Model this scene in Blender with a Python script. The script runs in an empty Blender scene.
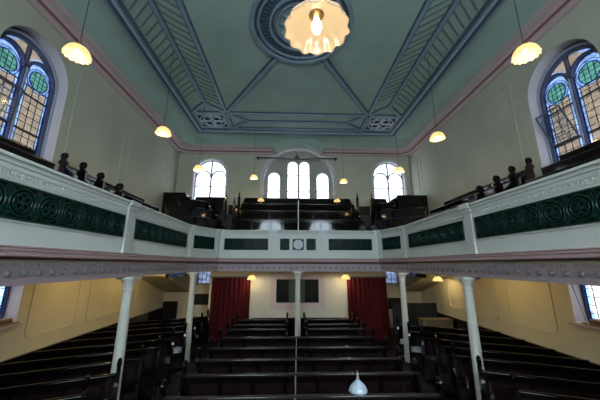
import bpy, bmesh, math, random
from mathutils import Vector, Matrix
from mathutils.geometry import tessellate_polygon
random.seed(7)
PI = math.pi
C = bpy.context.scene.collection
sc = bpy.context.scene

# ------------------------------------------------------------------ materials
def mat(name, col, rough=.6, spec=.5, noise=0.0, nscale=6.0, col2=None, metal=0.0, bump=0.0, bscale=40.0, coat=0.0):
    m = bpy.data.materials.new(name); m.use_nodes = True
    nt = m.node_tree; b = nt.nodes['Principled BSDF']
    b.inputs['Base Color'].default_value = (*col, 1); b.inputs['Roughness'].default_value = rough
    b.inputs['Specular IOR Level'].default_value = spec; b.inputs['Metallic'].default_value = metal
    b.inputs['Coat Weight'].default_value = coat; b.inputs['Coat Roughness'].default_value = .08
    tc = nt.nodes.new('ShaderNodeTexCoord')
    if noise or col2:
        n = nt.nodes.new('ShaderNodeTexNoise'); n.inputs['Scale'].default_value = nscale; n.inputs['Detail'].default_value = 4
        nt.links.new(tc.outputs['Object'], n.inputs['Vector'])
        r = nt.nodes.new('ShaderNodeValToRGB')
        c2 = col2 or tuple(c*(1-noise) for c in col)
        r.color_ramp.elements[0].color = (*c2, 1); r.color_ramp.elements[1].color = (*col, 1)
        r.color_ramp.elements[0].position = .3; r.color_ramp.elements[1].position = .7
        nt.links.new(n.outputs['Fac'], r.inputs['Fac']); nt.links.new(r.outputs['Color'], b.inputs['Base Color'])
    if bump:
        n2 = nt.nodes.new('ShaderNodeTexNoise'); n2.inputs['Scale'].default_value = bscale
        nt.links.new(tc.outputs['Object'], n2.inputs['Vector'])
        bp = nt.nodes.new('ShaderNodeBump'); bp.inputs['Strength'].default_value = bump; bp.inputs['Distance'].default_value = .02
        nt.links.new(n2.outputs['Fac'], bp.inputs['Height']); nt.links.new(bp.outputs['Normal'], b.inputs['Normal'])
    return m

def wall_mat(name, up, low, zsplit=2.93):
    """Upper paint above the gallery floor, lower paint below it."""
    m = mat(name, up, .75, .3); nt = m.node_tree; b = nt.nodes['Principled BSDF']
    g = nt.nodes.new('ShaderNodeNewGeometry'); s = nt.nodes.new('ShaderNodeSeparateXYZ')
    nt.links.new(g.outputs['Position'], s.inputs[0])
    cmp_ = nt.nodes.new('ShaderNodeMath'); cmp_.operation = 'GREATER_THAN'; cmp_.inputs[1].default_value = zsplit
    nt.links.new(s.outputs['Z'], cmp_.inputs[0])
    n = nt.nodes.new('ShaderNodeTexNoise'); n.inputs['Scale'].default_value = .8; n.inputs['Detail'].default_value = 5
    nt.links.new(g.outputs['Position'], n.inputs['Vector'])
    mx = nt.nodes.new('ShaderNodeMix'); mx.data_type = 'RGBA'
    mx.inputs['A'].default_value = (*low, 1); mx.inputs['B'].default_value = (*up, 1)
    nt.links.new(cmp_.outputs[0], mx.inputs['Factor'])
    mr = nt.nodes.new('ShaderNodeMapRange'); mr.inputs['From Min'].default_value = .3; mr.inputs['From Max'].default_value = .7
    mr.inputs['To Min'].default_value = .88; mr.inputs['To Max'].default_value = 1.05
    nt.links.new(n.outputs['Fac'], mr.inputs['Value'])
    mu = nt.nodes.new('ShaderNodeVectorMath'); mu.operation = 'SCALE'
    nt.links.new(mx.outputs['Result'], mu.inputs[0]); nt.links.new(mr.outputs[0], mu.inputs['Scale'])
    nt.links.new(mu.outputs[0], b.inputs['Base Color'])
    return m

def glass_mat(name, col, var=.25, scale=9.0, gloss=.06):
    """Thin leaded glass: tinted see-through with a faint reflection."""
    m = bpy.data.materials.new(name); m.use_nodes = True; nt = m.node_tree
    nt.nodes.remove(nt.nodes['Principled BSDF']); out = nt.nodes['Material Output']
    t = nt.nodes.new('ShaderNodeBsdfTransparent'); gl = nt.nodes.new('ShaderNodeBsdfGlossy'); gl.inputs['Roughness'].default_value = .1
    mx = nt.nodes.new('ShaderNodeMixShader'); mx.inputs[0].default_value = gloss
    tc = nt.nodes.new('ShaderNodeTexCoord'); n = nt.nodes.new('ShaderNodeTexVoronoi'); n.inputs['Scale'].default_value = scale
    nt.links.new(tc.outputs['Object'], n.inputs['Vector'])
    r = nt.nodes.new('ShaderNodeMix'); r.data_type = 'RGBA'
    r.inputs['A'].default_value = (*[c*(1-var) for c in col], 1); r.inputs['B'].default_value = (*[min(1, c*(1+var)) for c in col], 1)
    sp = nt.nodes.new('ShaderNodeSeparateColor'); nt.links.new(n.outputs['Color'], sp.inputs[0])
    nt.links.new(sp.outputs[0], r.inputs['Factor']); nt.links.new(r.outputs['Result'], t.inputs['Color'])
    nt.links.new(t.outputs[0], mx.inputs[1]); nt.links.new(gl.outputs[0], mx.inputs[2]); nt.links.new(mx.outputs[0], out.inputs['Surface'])
    return m

def shade_mat(name, col, em, strength):
    m = bpy.data.materials.new(name); m.use_nodes = True; nt = m.node_tree
    nt.nodes.remove(nt.nodes['Principled BSDF']); out = nt.nodes['Material Output']
    d = nt.nodes.new('ShaderNodeBsdfDiffuse'); d.inputs['Color'].default_value = (*col, 1)
    t = nt.nodes.new('ShaderNodeBsdfTranslucent'); t.inputs['Color'].default_value = (*col, 1)
    g = nt.nodes.new('ShaderNodeBsdfGlossy'); g.inputs['Roughness'].default_value = .15
    a = nt.nodes.new('ShaderNodeMixShader'); a.inputs[0].default_value = .5
    nt.links.new(d.outputs[0], a.inputs[1]); nt.links.new(t.outputs[0], a.inputs[2])
    b = nt.nodes.new('ShaderNodeMixShader'); b.inputs[0].default_value = .06
    nt.links.new(a.outputs[0], b.inputs[1]); nt.links.new(g.outputs[0], b.inputs[2])
    e = nt.nodes.new('ShaderNodeEmission'); e.inputs['Color'].default_value = (*em, 1); e.inputs['Strength'].default_value = strength
    ad = nt.nodes.new('ShaderNodeAddShader'); nt.links.new(b.outputs[0], ad.inputs[0]); nt.links.new(e.outputs[0], ad.inputs[1])
    nt.links.new(ad.outputs[0], out.inputs['Surface'])
    return m

def emit_mat(name, col, s):
    m = bpy.data.materials.new(name); m.use_nodes = True; nt = m.node_tree
    nt.nodes.remove(nt.nodes['Principled BSDF'])
    e = nt.nodes.new('ShaderNodeEmission'); e.inputs['Color'].default_value = (*col, 1); e.inputs['Strength'].default_value = s
    nt.links.new(e.outputs[0], nt.nodes['Material Output'].inputs['Surface']); return m

M = dict(
    wall=wall_mat('painted_plaster', (.46, .47, .36), (.76, .70, .48)),
    wallback=wall_mat('painted_plaster_rear', (.50, .50, .37), (.72, .67, .48)),
    cream=mat('cream_plaster', (.68, .63, .48), .75, .3, .08, 1.5),
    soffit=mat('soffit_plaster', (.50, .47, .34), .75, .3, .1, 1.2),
    reveal=mat('lilac_plaster', (.66, .62, .62), .7, .3, .1, 2),
    pinkframe=mat('pink_plaster', (.62, .50, .44), .7, .3),
    recess=mat('grey_plaster', (.40, .40, .34), .7, .3, .1, 2),
    ceil=mat('green_ceiling', (.325, .43, .365), .8, .2, .16, 1.1),
    hood=mat('green_hood', (.34, .42, .35), .8, .2, .1, 1.5),
    rib=mat('blue_moulding', (.22, .295, .36), .5, .4, .15, 3),
    ribdark=mat('dark_blue_moulding', (.075, .11, .145), .5, .4, .2, 3),
    riblight=mat('pale_blue_moulding', (.46, .53, .60), .5, .4, .15, 3),
    slat=mat('slat_green', (.14, .18, .15), .7, .3),
    pink=mat('pink_cornice', (.50, .385, .365), .65, .3, .12, 2),
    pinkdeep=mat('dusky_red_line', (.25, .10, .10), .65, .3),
    mint=mat('mint_paint', (.60, .635, .58), .45, .4, .07, 1.5),
    mauve=mat('mauve_paint', (.42, .30, .29), .5, .4, .1, 2),
    beam=mat('lilac_beam', (.35, .285, .29), .5, .4, .08, 2),
    boss=mat('grey_boss', (.19, .19, .205), .5, .4),
    iron=mat('green_iron', (.006, .036, .026), .28, .14, .3, 20),
    ironback=mat('black_grille_back', (.003, .006, .005), .8, .15),
    colp=mat('column_paint', (.66, .68, .58), .4, .4, .06, 4),
    pew=mat('dark_polished_pew', (.005, .003, .003), .12, .3, .35, 3, bump=.015, bscale=6, coat=.1),
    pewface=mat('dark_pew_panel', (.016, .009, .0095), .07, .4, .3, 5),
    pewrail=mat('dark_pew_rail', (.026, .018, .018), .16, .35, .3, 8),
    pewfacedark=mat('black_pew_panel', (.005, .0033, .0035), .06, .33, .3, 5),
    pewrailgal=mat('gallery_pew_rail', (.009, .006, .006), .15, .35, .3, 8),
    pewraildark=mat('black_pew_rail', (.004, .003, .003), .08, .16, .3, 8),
    darkwood=mat('dark_floor', (.006, .004, .004), .5, .4, .3, 4),
    black=mat('black_panel', (.008, .008, .009), .5, .4),
    curtain=mat('red_velvet', (.085, .006, .008), .85, .2, .35, 5),
    rod=mat('dark_rod', (.06, .07, .06), .5, .4),
    brass=mat('brass_fitting', (.35, .25, .12), .35, .5, metal=.8),
    cord=mat('black_cord', (.01, .01, .01), .6),
    white=mat('white_paint', (.75, .76, .74), .4, .4),
    greypost=mat('grey_post', (.22, .20, .19), .35, .5),
    clockface=mat('clock_face', (.62, .63, .66), .5, .4, .08, 12),
    ink=mat('black_ink', (.03, .03, .03), .5),
    lead=mat('lead_strip', (.03, .035, .045), .5, .4),
    winframe=mat('blue_grey_frame', (.10, .11, .17), .45, .4, .1, 6),
    winframepale=mat('pale_frame', (.40, .44, .55), .45, .4, .1, 6),
    backframe=mat('grey_frame', (.30, .33, .40), .5, .4),
    gtan=glass_mat('tan_glass', (.0165, .0135, .0105), .22, 11),
    gblue=glass_mat('blue_glass', (.0035, .008, .026), .5, 8),
    gpale=glass_mat('pale_blue_glass', (.013, .022, .042), .35, 8),
    ggreen=glass_mat('green_glass', (.0045, .0145, .0125), .3, 9),
    gclear=glass_mat('clear_glass', (.80, .86, .92), .04, 5),
    gback=glass_mat('bright_clear_glass', (.34, .355, .37), .04, 5),
    gleaded=glass_mat('pale_leaded_glass', (.10, .115, .15), .3, 9),
    glow=glass_mat('pale_tan_glass', (.085, .078, .070), .25, 9),
    glowblue=glass_mat('light_blue_glass', (.030, .05, .09), .35, 8),
    gdark=mat('dark_glass', (.012, .016, .015), .08, .6),
    shade=shade_mat('lit_glass_shade', (.55, .48, .32), (1, .72, .30), .42),
    shadebig=shade_mat('lit_ribbed_glass', (.50, .42, .29), (1, .80, .54), .15),
    shadeoff=shade_mat('unlit_frosted_glass', (.62, .72, .78), (1, 1, 1), 0.0),
    bulb=emit_mat('glowing_bulb', (1, .86, .60), 9.0),
    planktan=mat('tan_board', (.42, .30, .19), .6, .3, .3, 8),
    plankbrown=mat('brown_board', (.20, .11, .06), .6, .3, .3, 8),
    palewood=mat('pale_wood', (.26, .20, .12), .6, .3, .3, 6),
    stem=mat('pewter_stem', (.35, .32, .26), .35, .5, metal=.5),
)

# ------------------------------------------------------------------ geometry
class MB:
    def __init__(s): s.v, s.f, s.m = [], [], []
    def add(s, vs, fs, m=0):
        o = len(s.v); s.v += [tuple(p) for p in vs]; s.f += [tuple(i+o for i in f) for f in fs]; s.m += [m]*len(fs); return s
    def box(s, x0, x1, y0, y1, z0, z1, m=0):
        return s.add([(x, y, z) for x in (x0, x1) for y in (y0, y1) for z in (z0, z1)],
                     [(0, 1, 3, 2), (4, 6, 7, 5), (0, 4, 5, 1), (2, 3, 7, 6), (0, 2, 6, 4), (1, 5, 7, 3)], m)
    def ring_skin(s, rings, close_ends=True, loop=True, m=0):
        n = len(rings[0]); vs = [p for r in rings for p in r]; fs = []
        for a in range(len(rings)-1):
            for i in range(n if loop else n-1):
                j = (i+1) % n; fs.append((a*n+i, a*n+j, (a+1)*n+j, (a+1)*n+i))
        if close_ends and loop:
            fs.append(tuple(range(n))[::-1]); fs.append(tuple((len(rings)-1)*n+i for i in range(n)))
        return s.add(vs, fs, m)
    def tube(s, pts, r, seg=8, m=0):
        pts = [Vector(p) for p in pts]; rings = []
        for i, p in enumerate(pts):
            d = (pts[min(i+1, len(pts)-1)] - pts[max(i-1, 0)]).normalized()
            a = d.orthogonal().normalized(); b = d.cross(a); rr = r[i] if isinstance(r, (list, tuple)) else r
            if i and abs(a.dot(pa)) < .7: a = (pa - d*pa.dot(d)).normalized(); b = d.cross(a)
            pa = a
            rings.append([p + (a*math.cos(2*PI*k/seg) + b*math.sin(2*PI*k/seg))*rr for k in range(seg)])
        return s.ring_skin(rings, m=m)
    def lathe(s, prof, c=(0, 0, 0), seg=20, m=0):
        return s.ring_skin([[(c[0]+r*math.cos(2*PI*k/seg), c[1]+r*math.sin(2*PI*k/seg), c[2]+z) for k in range(seg)] for r, z in prof], m=m)
    def torus(s, c, n, R, r, seg=20, rs=6, m=0, sx=1.0):
        n = Vector(n).normalized(); a = n.orthogonal().normalized(); b = n.cross(a); c = Vector(c)
        rings = []
        for k in range(seg+1):
            t = 2*PI*k/seg; d = a*math.cos(t) + b*math.sin(t)
            rings.append([c + d*(R + r*math.cos(2*PI*j/rs)) + n*(r*sx*math.sin(2*PI*j/rs)) for j in range(rs)])
        return s.ring_skin(rings, close_ends=False, m=m)
    def ball(s, c, r, m=0, seg=12):
        return s.lathe([(max(.001, r*math.sin(PI*i/8)), -r*math.cos(PI*i/8)) for i in range(9)], c, seg, m)
    def ribbon(s, P, pts, w, d0, d1, closed=False, m=0):
        """A flat bar of width w that follows a 2-D polyline, between depths d0 and d1 of the frame P(s,z,d)."""
        n = len(pts); rings = []
        for i in range(n):
            a = pts[(i-1) % n] if (closed or i) else None; b = pts[(i+1) % n] if (closed or i < n-1) else None
            p = pts[i]; ns = []
            for u, v in ((a, p), (p, b)):
                if u is None or v is None: continue
                L = math.hypot(v[0]-u[0], v[1]-u[1]) or 1e-9; ns.append((-(v[1]-u[1])/L, (v[0]-u[0])/L))
            nx = sum(q[0] for q in ns); ny = sum(q[1] for q in ns); L = math.hypot(nx, ny) or 1; nx, ny = nx/L, ny/L
            k = 1/max(.4, nx*ns[0][0]+ny*ns[0][1]); h = w/2*k
            q0 = (p[0]+nx*h, p[1]+ny*h); q1 = (p[0]-nx*h, p[1]-ny*h)
            rings.append([P(*q0, d0), P(*q1, d0), P(*q1, d1), P(*q0, d1)])
        if closed: rings.append(rings[0])
        return s.ring_skin(rings, close_ends=not closed, m=m)
    def plate(s, P, outer, holes, d0, d1, m=0, mh=0):
        """A slab with holes, and the sides of the holes in their own material."""
        loops = [outer]+holes
        tris = tessellate_polygon([[Vector((a, b, 0)) for a, b in l] for l in loops])
        flat = [p for l in loops for p in l]; n = len(flat)
        vs = [P(a, b, d0) for a, b in flat] + [P(a, b, d1) for a, b in flat]
        s.add(vs, [tuple(t) for t in tris] + [tuple(i+n for i in t)[::-1] for t in tris], m)
        o = 0
        for li, l in enumerate(loops):
            k = len(l); vs = [P(a, b, d0) for a, b in l] + [P(a, b, d1) for a, b in l]
            s.add(vs, [(i, (i+1) % k, k+(i+1) % k, k+i) for i in range(k)], mh if li else m)
        return s
    def sweep(s, path, prof, m=0, closed=False):
        """Profile [(d,z)] carried along a plan polyline; d is to the right of travel."""
        n = len(path); rings = []
        for i in range(n):
            ns = []
            for j, k in ((i-1, i), (i, i+1)):
                if not closed and (j < 0 or k >= n): continue
                u, v = path[j % n], path[k % n]; L = math.hypot(v[0]-u[0], v[1]-u[1]); ns.append(((v[1]-u[1])/L, -(v[0]-u[0])/L))
            nx = sum(q[0] for q in ns); ny = sum(q[1] for q in ns); L = math.hypot(nx, ny); nx, ny = nx/L, ny/L
            k = 1/(nx*ns[0][0]+ny*ns[0][1])
            rings.append([(path[i][0]+nx*d*k, path[i][1]+ny*d*k, z) for d, z in prof])
        if closed: rings.append(rings[0])
        return s.ring_skin(rings, close_ends=not closed, m=m)
    def build(s, name, mats, parent=None, smooth=35, loc=None):
        me = bpy.data.meshes.new(name); me.from_pydata([tuple(p) for p in s.v], [], s.f)
        if not isinstance(mats, (list, tuple)): mats = [mats]
        for q in mats: me.materials.append(q)
        me.polygons.foreach_set('material_index', s.m)
        bm = bmesh.new(); bm.from_mesh(me); bmesh.ops.recalc_face_normals(bm, faces=bm.faces); bm.to_mesh(me); bm.free()
        if smooth:
            me.polygons.foreach_set('use_smooth', [True]*len(me.polygons)); me.set_sharp_from_angle(angle=math.radians(smooth))
        o = bpy.data.objects.new(name, me); C.objects.link(o)
        if parent: o.parent = parent
        if loc: o.location = loc
        return o

def tag(o, label, cat, group=None, kind=None):
    o['label'] = label; o['category'] = cat
    if group: o['group'] = group
    if kind: o['kind'] = kind
    return o
def thing(name, label, cat, loc=(0, 0, 0), rz=0, group=None, kind=None):
    o = bpy.data.objects.new(name, None); C.objects.link(o); o.location = loc; o.rotation_euler = (0, 0, rz); o.empty_display_size = .1
    return tag(o, label, cat, group, kind)
def struct(o): o['kind'] = 'structure'; return o
def kids(o): return [c for c in bpy.data.objects if c.parent == o]
def dup(root, loc, rz, label, group=None):
    def cp(o, par):
        c = o.copy(); C.objects.link(c)
        if par is not None: c.parent = par
        for ch in tree.get(o.name, []): cp(ch, c)
        return c
    tree = {}
    for o in bpy.data.objects:
        if o.parent: tree.setdefault(o.parent.name, []).append(o)
    r = cp(root, None); r.location = loc; r.rotation_euler = (0, 0, rz); r['label'] = label
    if group: r['group'] = group
    return r
def circ(cx, cz, r, n=24, a0=0, a1=2*PI, ry=None):
    ry = ry or r
    full = abs(a1-a0-2*PI) < 1e-6
    return [(cx+r*math.cos(a0+(a1-a0)*i/(n if full else n-1)), cz+ry*math.sin(a0+(a1-a0)*i/(n if full else n-1))) for i in range(n)]
def arch(cx, z0, zs, hw, rise=None, n=20):
    return [(cx-hw, z0), (cx+hw, z0)] + circ(cx, zs, hw, n, 0, PI, rise or hw)
def rect(a, b, c, d): return [(a, c), (b, c), (b, d), (a, d)]

W, YB, YF, H = 6.0, 13.5, -2.5, 9.2
PL = lambda s, z, d: (-W-d, s, z)
PR = lambda s, z, d: (W+d, s, z)
PB = lambda s, z, d: (s, YB+d, z)
PF = lambda s, z, d: (s, YF-d, z)
PC = lambda s, t, d: (s, t, H-d)

# ------------------------------------------------------------------ room shell
LW, RW = 5.60, 5.40           # centres of the side windows along the walls
def side_wall(name, P, wc, dz):
    b = MB()
    holes = [arch(wc, 4.95, 7.12+dz, .85, .88), rect(wc-.85, wc+.83, 1.62, 2.52)]
    b.plate(P, rect(YF-.3, YB+.5, 0, 9.5), holes, 0, .36, 0, 1)
    w = struct(b.build(name, [M['wall'], M['reveal']], smooth=30))
    # raised plaster panel frames
    q = MB()
    def frame(a, c, z0, z1):
        r = .14; pts = []
        for cx, cz, s in ((c-r, z1-r, 0), (a+r, z1-r, 1), (a+r, z0+r, 2), (c-r, z0+r, 3)):
            pts += circ(cx, cz, r, 5, s*PI/2, s*PI/2+PI/2)
        q.ribbon(P, pts, .07, 0, -.016, True)
    frame(6.75, 8.95, 4.7, 7.95); frame(9.35, 12.3, 4.7, 7.95); frame(-1.8, 4.3, 4.7, 7.95); frame(12.62, 13.3, 4.7, 7.95)
    frame(6.72, 8.12, 1.27, 2.55); frame(8.55, 11.1, 1.27, 2.55); frame(-1.5, 4.2, 1.27, 2.55)
    q.build('panel_moulding', M['wall'], w)
    return w
side_wall('wall_left', PL, LW, 0); side_wall('wall_right', PR, RW, -.10)

BWX = (-4.35, .15, 4.87)
b = MB()
b.plate(PB, rect(-W-.36, W+.36, 0, 9.5),
        [arch(BWX[0], 5.7, 7.32, .80), arch(BWX[2], 5.7, 7.32, .80), arch(BWX[1], 5.55, 6.92, 1.80, 1.80, 28),
         rect(-4.60, -3.72, 1.97, 2.75), rect(4.08, 4.98, 1.95, 2.75)], 0, .30, 0, 1)
wb = struct(b.build('wall_back', [M['wallback'], M['reveal']], smooth=30))
b = MB()
HB = [arch(-1.13+.005, 5.75, 7.25, .33), arch(1.43, 5.75, 7.25, .33), arch(-.145, 5.75, 7.93, .285), arch(.47, 5.75, 7.93, .285)]
b.plate(lambda s, z, d: (s, YB+.30+d, z), rect(-1.9, 2.2, 5.4, 8.9), HB, 0, .12, 0, 1)
b.build('arch_infill', [M['recess'], M['backframe']], wb, smooth=30)
b = MB(); b.ribbon(PB, circ(.15, 6.92, 1.87, 40, -.35, PI+.35), .14, 0, -.05); b.ribbon(PB, circ(.15, 6.92, 1.97, 40, -.35, PI+.35), .05, 0, -.03)
for cx in (BWX[0], BWX[2]): b.ribbon(PB, [(cx-.86, 5.6)]+circ(cx, 7.32, .86, 24, PI, 0)+[(cx+.86, 5.6)], .09, 0, -.03)
b.build('window_architrave', M['reveal'], wb)

b = MB()
b.plate(PF, rect(-W-.36, W+.36, 0, 9.5), [arch(-2.0, 3.3, 5.85, 1.0), arch(2.5, 3.3, 5.85, 1.0)], 0, .3, 0, 1)
struct(b.build('wall_front', [M['wall'], M['reveal']], smooth=30))
b = MB(); b.box(-W-.4, W+.4, YF-.4, YB+.5, -.2, 0); struct(b.build('floor', M['darkwood']))

# dark wooden dado along the side walls
for nm, sx in (('left', -1), ('right', 1)):
    b = MB(); zt = .91 if sx < 0 else .86
    b.box(*sorted((sx*W, sx*(W-.04))), YF, YB, 0, zt); b.box(*sorted((sx*W, sx*(W-.07))), YF, YB, zt, zt+.04)
    struct(b.build('baseboard_'+nm, M['pewface']))

# ceiling: flat field, cove and cornice
def oct_(x0, x1, y0, y1, c): return [(x0, y0+c), (x0, y1-c), (x0+c, y1), (x1-c, y1), (x1, y1-c), (x1, y0+c), (x1-c, y0), (x0+c, y0)]
b = MB(); rings = []
for i in range(9):
    t = i/8; e = math.sin(t*PI/2); f = 1-math.cos(t*PI/2)
    X = 5.66-(5.66-4.92)*f; yb = 13.16-(13.16-12.55)*f; yf = -2.16+(2.16-.1)*f
    z = 8.74+(H-8.74)*e
    rings.append([(x, y, z) for x, y in oct_(-X, X+.05, yf, yb, .45*(1-f)+.02)])
b.ring_skin(rings, close_ends=False)
o8 = rings[-1]; b.add(o8, [tuple(range(8))])
b.box(-W-.3, W+.3, YF-.3, YB+.3, H+.15, H+.3)
ceil = struct(b.build('ceiling', M['ceil'], smooth=25))
b = MB(); o_ = oct_(-W, W, YF, YB, .42); path = [(1.28, YB)]+o_[3:]+o_[:3]+[(-.98, YB)]
b.sweep(path, [(0, 8.40), (.05, 8.40), (.09, 8.46), (.09, 8.50), (.17, 8.53), (.22, 8.60), (.22, 8.63), (.34, 8.68), (.37, 8.76), (0, 8.76)])
b.sweep(path, [(.085, 8.505), (.185, 8.525), (.19, 8.535), (.085, 8.52)], m=1)
for sx in (-1, 1):
    for y, s in ((YB, -1), (YF, 1)): b.add([(sx*W, y, 8.45), (sx*(W-.5), y, 8.45), (sx*W, y+s*.5, 8.45)], [(0, 1, 2)])
corn = struct(b.build('trim_1', [M['pink'], M['pinkdeep']], smooth=40))

# arched hood where the middle rear window breaks through the cornice
b = MB(); PH = lambda s, z, d: (s, YB-d, z)
pts = circ(.15, 6.92, 1.90, 26, PI*.285, PI*.715); top = circ(.15, 6.95, 2.24, 26, PI*.285, PI*.715)
vs = []
for (a, z), (a2, z2) in zip(pts, top): vs.append([PH(a, z, 0), PH(a, z, .56), PH(a2, z2+.02, .54), PH(a2, z2+.04, 0)])
b.ring_skin(vs)
b.build('arched_hood', M['hood'], wb)

# ceiling ribs
FX0, FX1, FY0, FY1 = -4.62, 4.70, .1, 12.32
b = MB(); fr = [(FX0, FY0), (FX0, FY1), (FX1, FY1), (FX1, FY0)]
b.ribbon(PC, fr, .12, -.02, .10, True, 0)
b.ribbon(PC, [(FX0-.13, FY0-.13), (FX0-.13, FY1+.13), (FX1+.13, FY1+.13), (FX1+.13, FY0-.13)], .10, -.02, .05, True, 1)
b.ribbon(PC, [(FX0-.22, FY0-.22), (FX0-.22, FY1+.22), (FX1+.22, FY1+.22), (FX1+.22, FY0-.22)], .06, -.02, .09, True, 0)
b.ribbon(PC, [(FX0+.11, FY0+.11), (FX0+.11, FY1-.11), (FX1-.11, FY1-.11), (FX1-.11, FY0+.11)], .08, -.02, .05, True, 1)
b.ribbon(PC, fr, .03, .10, .125, True, 2)
b.build('ceiling_border', [M['rib'], M['ribdark'], M['riblight']], ceil)
b = MB()
IX0, IX1, IY = -3.04, 3.12, 10.75
def rib(p, q, w=.10, d=.07, m=0):
    b.ribbon(PC, [p, q], w, -.02, d, m=m); b.ribbon(PC, [p, q], w*1.9, -.02, d*.35, m=1)
for x in (IX0, IX1): rib((x, .2), (x, FY1-.1))
MX0, MX1 = -3.74, 3.80
for x in (MX0, MX1): rib((x, .2), (x, 10.0))
for mx, ix, fx in ((MX0, IX0, FX0+.15), (MX1, IX1, FX1-.15)):
    rib((mx, 10.0), (ix, IY)); rib((mx, 10.0), (fx, IY)); rib((fx, IY), (ix, IY))
rib((IX0, IY), (IX1, IY)); rib((IX0, 12.08), (IX1, 12.08)); rib((IX0+.85, 11.42), (IX1-.85, 11.42))
for s, x in ((1, IX0), (-1, IX1)): rib((x, IY), (x+s*.85, 11.42)); rib((x, 12.08), (x+s*.85, 11.42))
for sx, x in ((-1, IX0), (1, IX1)):
    rib((.02+sx*.78, 7.48), (x, IY), .12); rib((.02+sx*.78, 4.92), (x, 1.65), .12)
b.build('ceiling_rib', [M['rib'], M['ribdark']], ceil)
b = MB()
y = .5
while y < 9.9:
    for x0, x1, dy in ((MX0+.1, IX0-.1, .45), (FX0+.2, MX0-.1, -.5), (IX1+.1, MX1-.1, -.45), (MX1+.1, FX1-.2, .5)):
        b.ribbon(PC, [(x0, y), (x1, y+dy)], .035, -.02, .022)
    y += .27
b.build('herringbone_slat', M['slat'], ceil)
b = MB(); RC = (.02, 6.2)
for R, w, d, m in ((1.34, .10, .10, 0), (1.25, .06, .05, 1), (1.17, .05, .08, 0), (.86, .06, .08, 0), (.78, .05, .05, 1), (.68, .04, .06, 0), (.28, .06, .08, 0)):
    b.ribbon(PC, circ(*RC, R, 56), w, -.02, d, True, m)
b.ribbon(PC, circ(*RC, 1.02, 56), .28, -.02, .02, True, 1)
for k in range(28):
    a = 2*PI*k/28
    c = (RC[0]+1.02*math.cos(a), RC[1]+1.02*math.sin(a))
    b.ribbon(PC, circ(*c, .075, 8), .03, .01, .05, True, 1)
for k in range(12):
    a = 2*PI*k/12
    b.ribbon(PC, [(RC[0]+.30*math.cos(a), RC[1]+.30*math.sin(a)), (RC[0]+.62*math.cos(a), RC[1]+.62*math.sin(a))], .05, -.02, .04, m=0)
b.lathe([(.01, -.16), (.07, -.13), (.12, -.06), (.2, -.02), (.22, .02)], (RC[0], RC[1], H), 16, 0)
b.build('ceiling_rose', [M['rib'], M['ribdark'], M['riblight']], ceil)
for x0, x1 in ((FX0+.22, IX0-.14), (IX1+.14, FX1-.22)):
    y0, y1 = IY+.12, 12.02; cx, cy = (x0+x1)/2, (y0+y1)/2; rx, ry = (x1-x0)/2-.06, (y1-y0)/2-.06
    b = MB(); b.ribbon(PC, rect(x0, x1, y0, y1), .10, -.02, .06, True, 1)
    b.add([PC(x0, y0, .012), PC(x1, y0, .012), PC(x1, y1, .012), PC(x0, y1, .012)], [(0, 1, 2, 3)], 2)
    b.ribbon(PC, circ(cx, cy, rx, 32, ry=ry), .045, .015, .05, True, 0)
    for k in range(4):
        a = PI/4+k*PI/2; b.ribbon(PC, circ(cx+rx*.52*math.cos(a), cy+ry*.52*math.sin(a), rx*.30, 16, ry=ry*.30), .035, .015, .05, True, 0)
        a = k*PI/2; b.ribbon(PC, [(cx+rx*.2*math.cos(a), cy+ry*.2*math.sin(a)), (cx+rx*math.cos(a), cy+ry*math.sin(a))], .03, .015, .05, m=0)
        b.ribbon(PC, circ(cx+rx*.78*math.cos(a), cy+ry*.78*math.sin(a), rx*.13, 12, ry=ry*.13), .03, .015, .05, True, 0)
    b.ribbon(PC, circ(cx, cy, rx*.2, 14, ry=ry*.2), .035, .015, .06, True, 0)
    b.build('vent_grille', [M['riblight'], M['rib'], M['ironback']], ceil)

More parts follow.
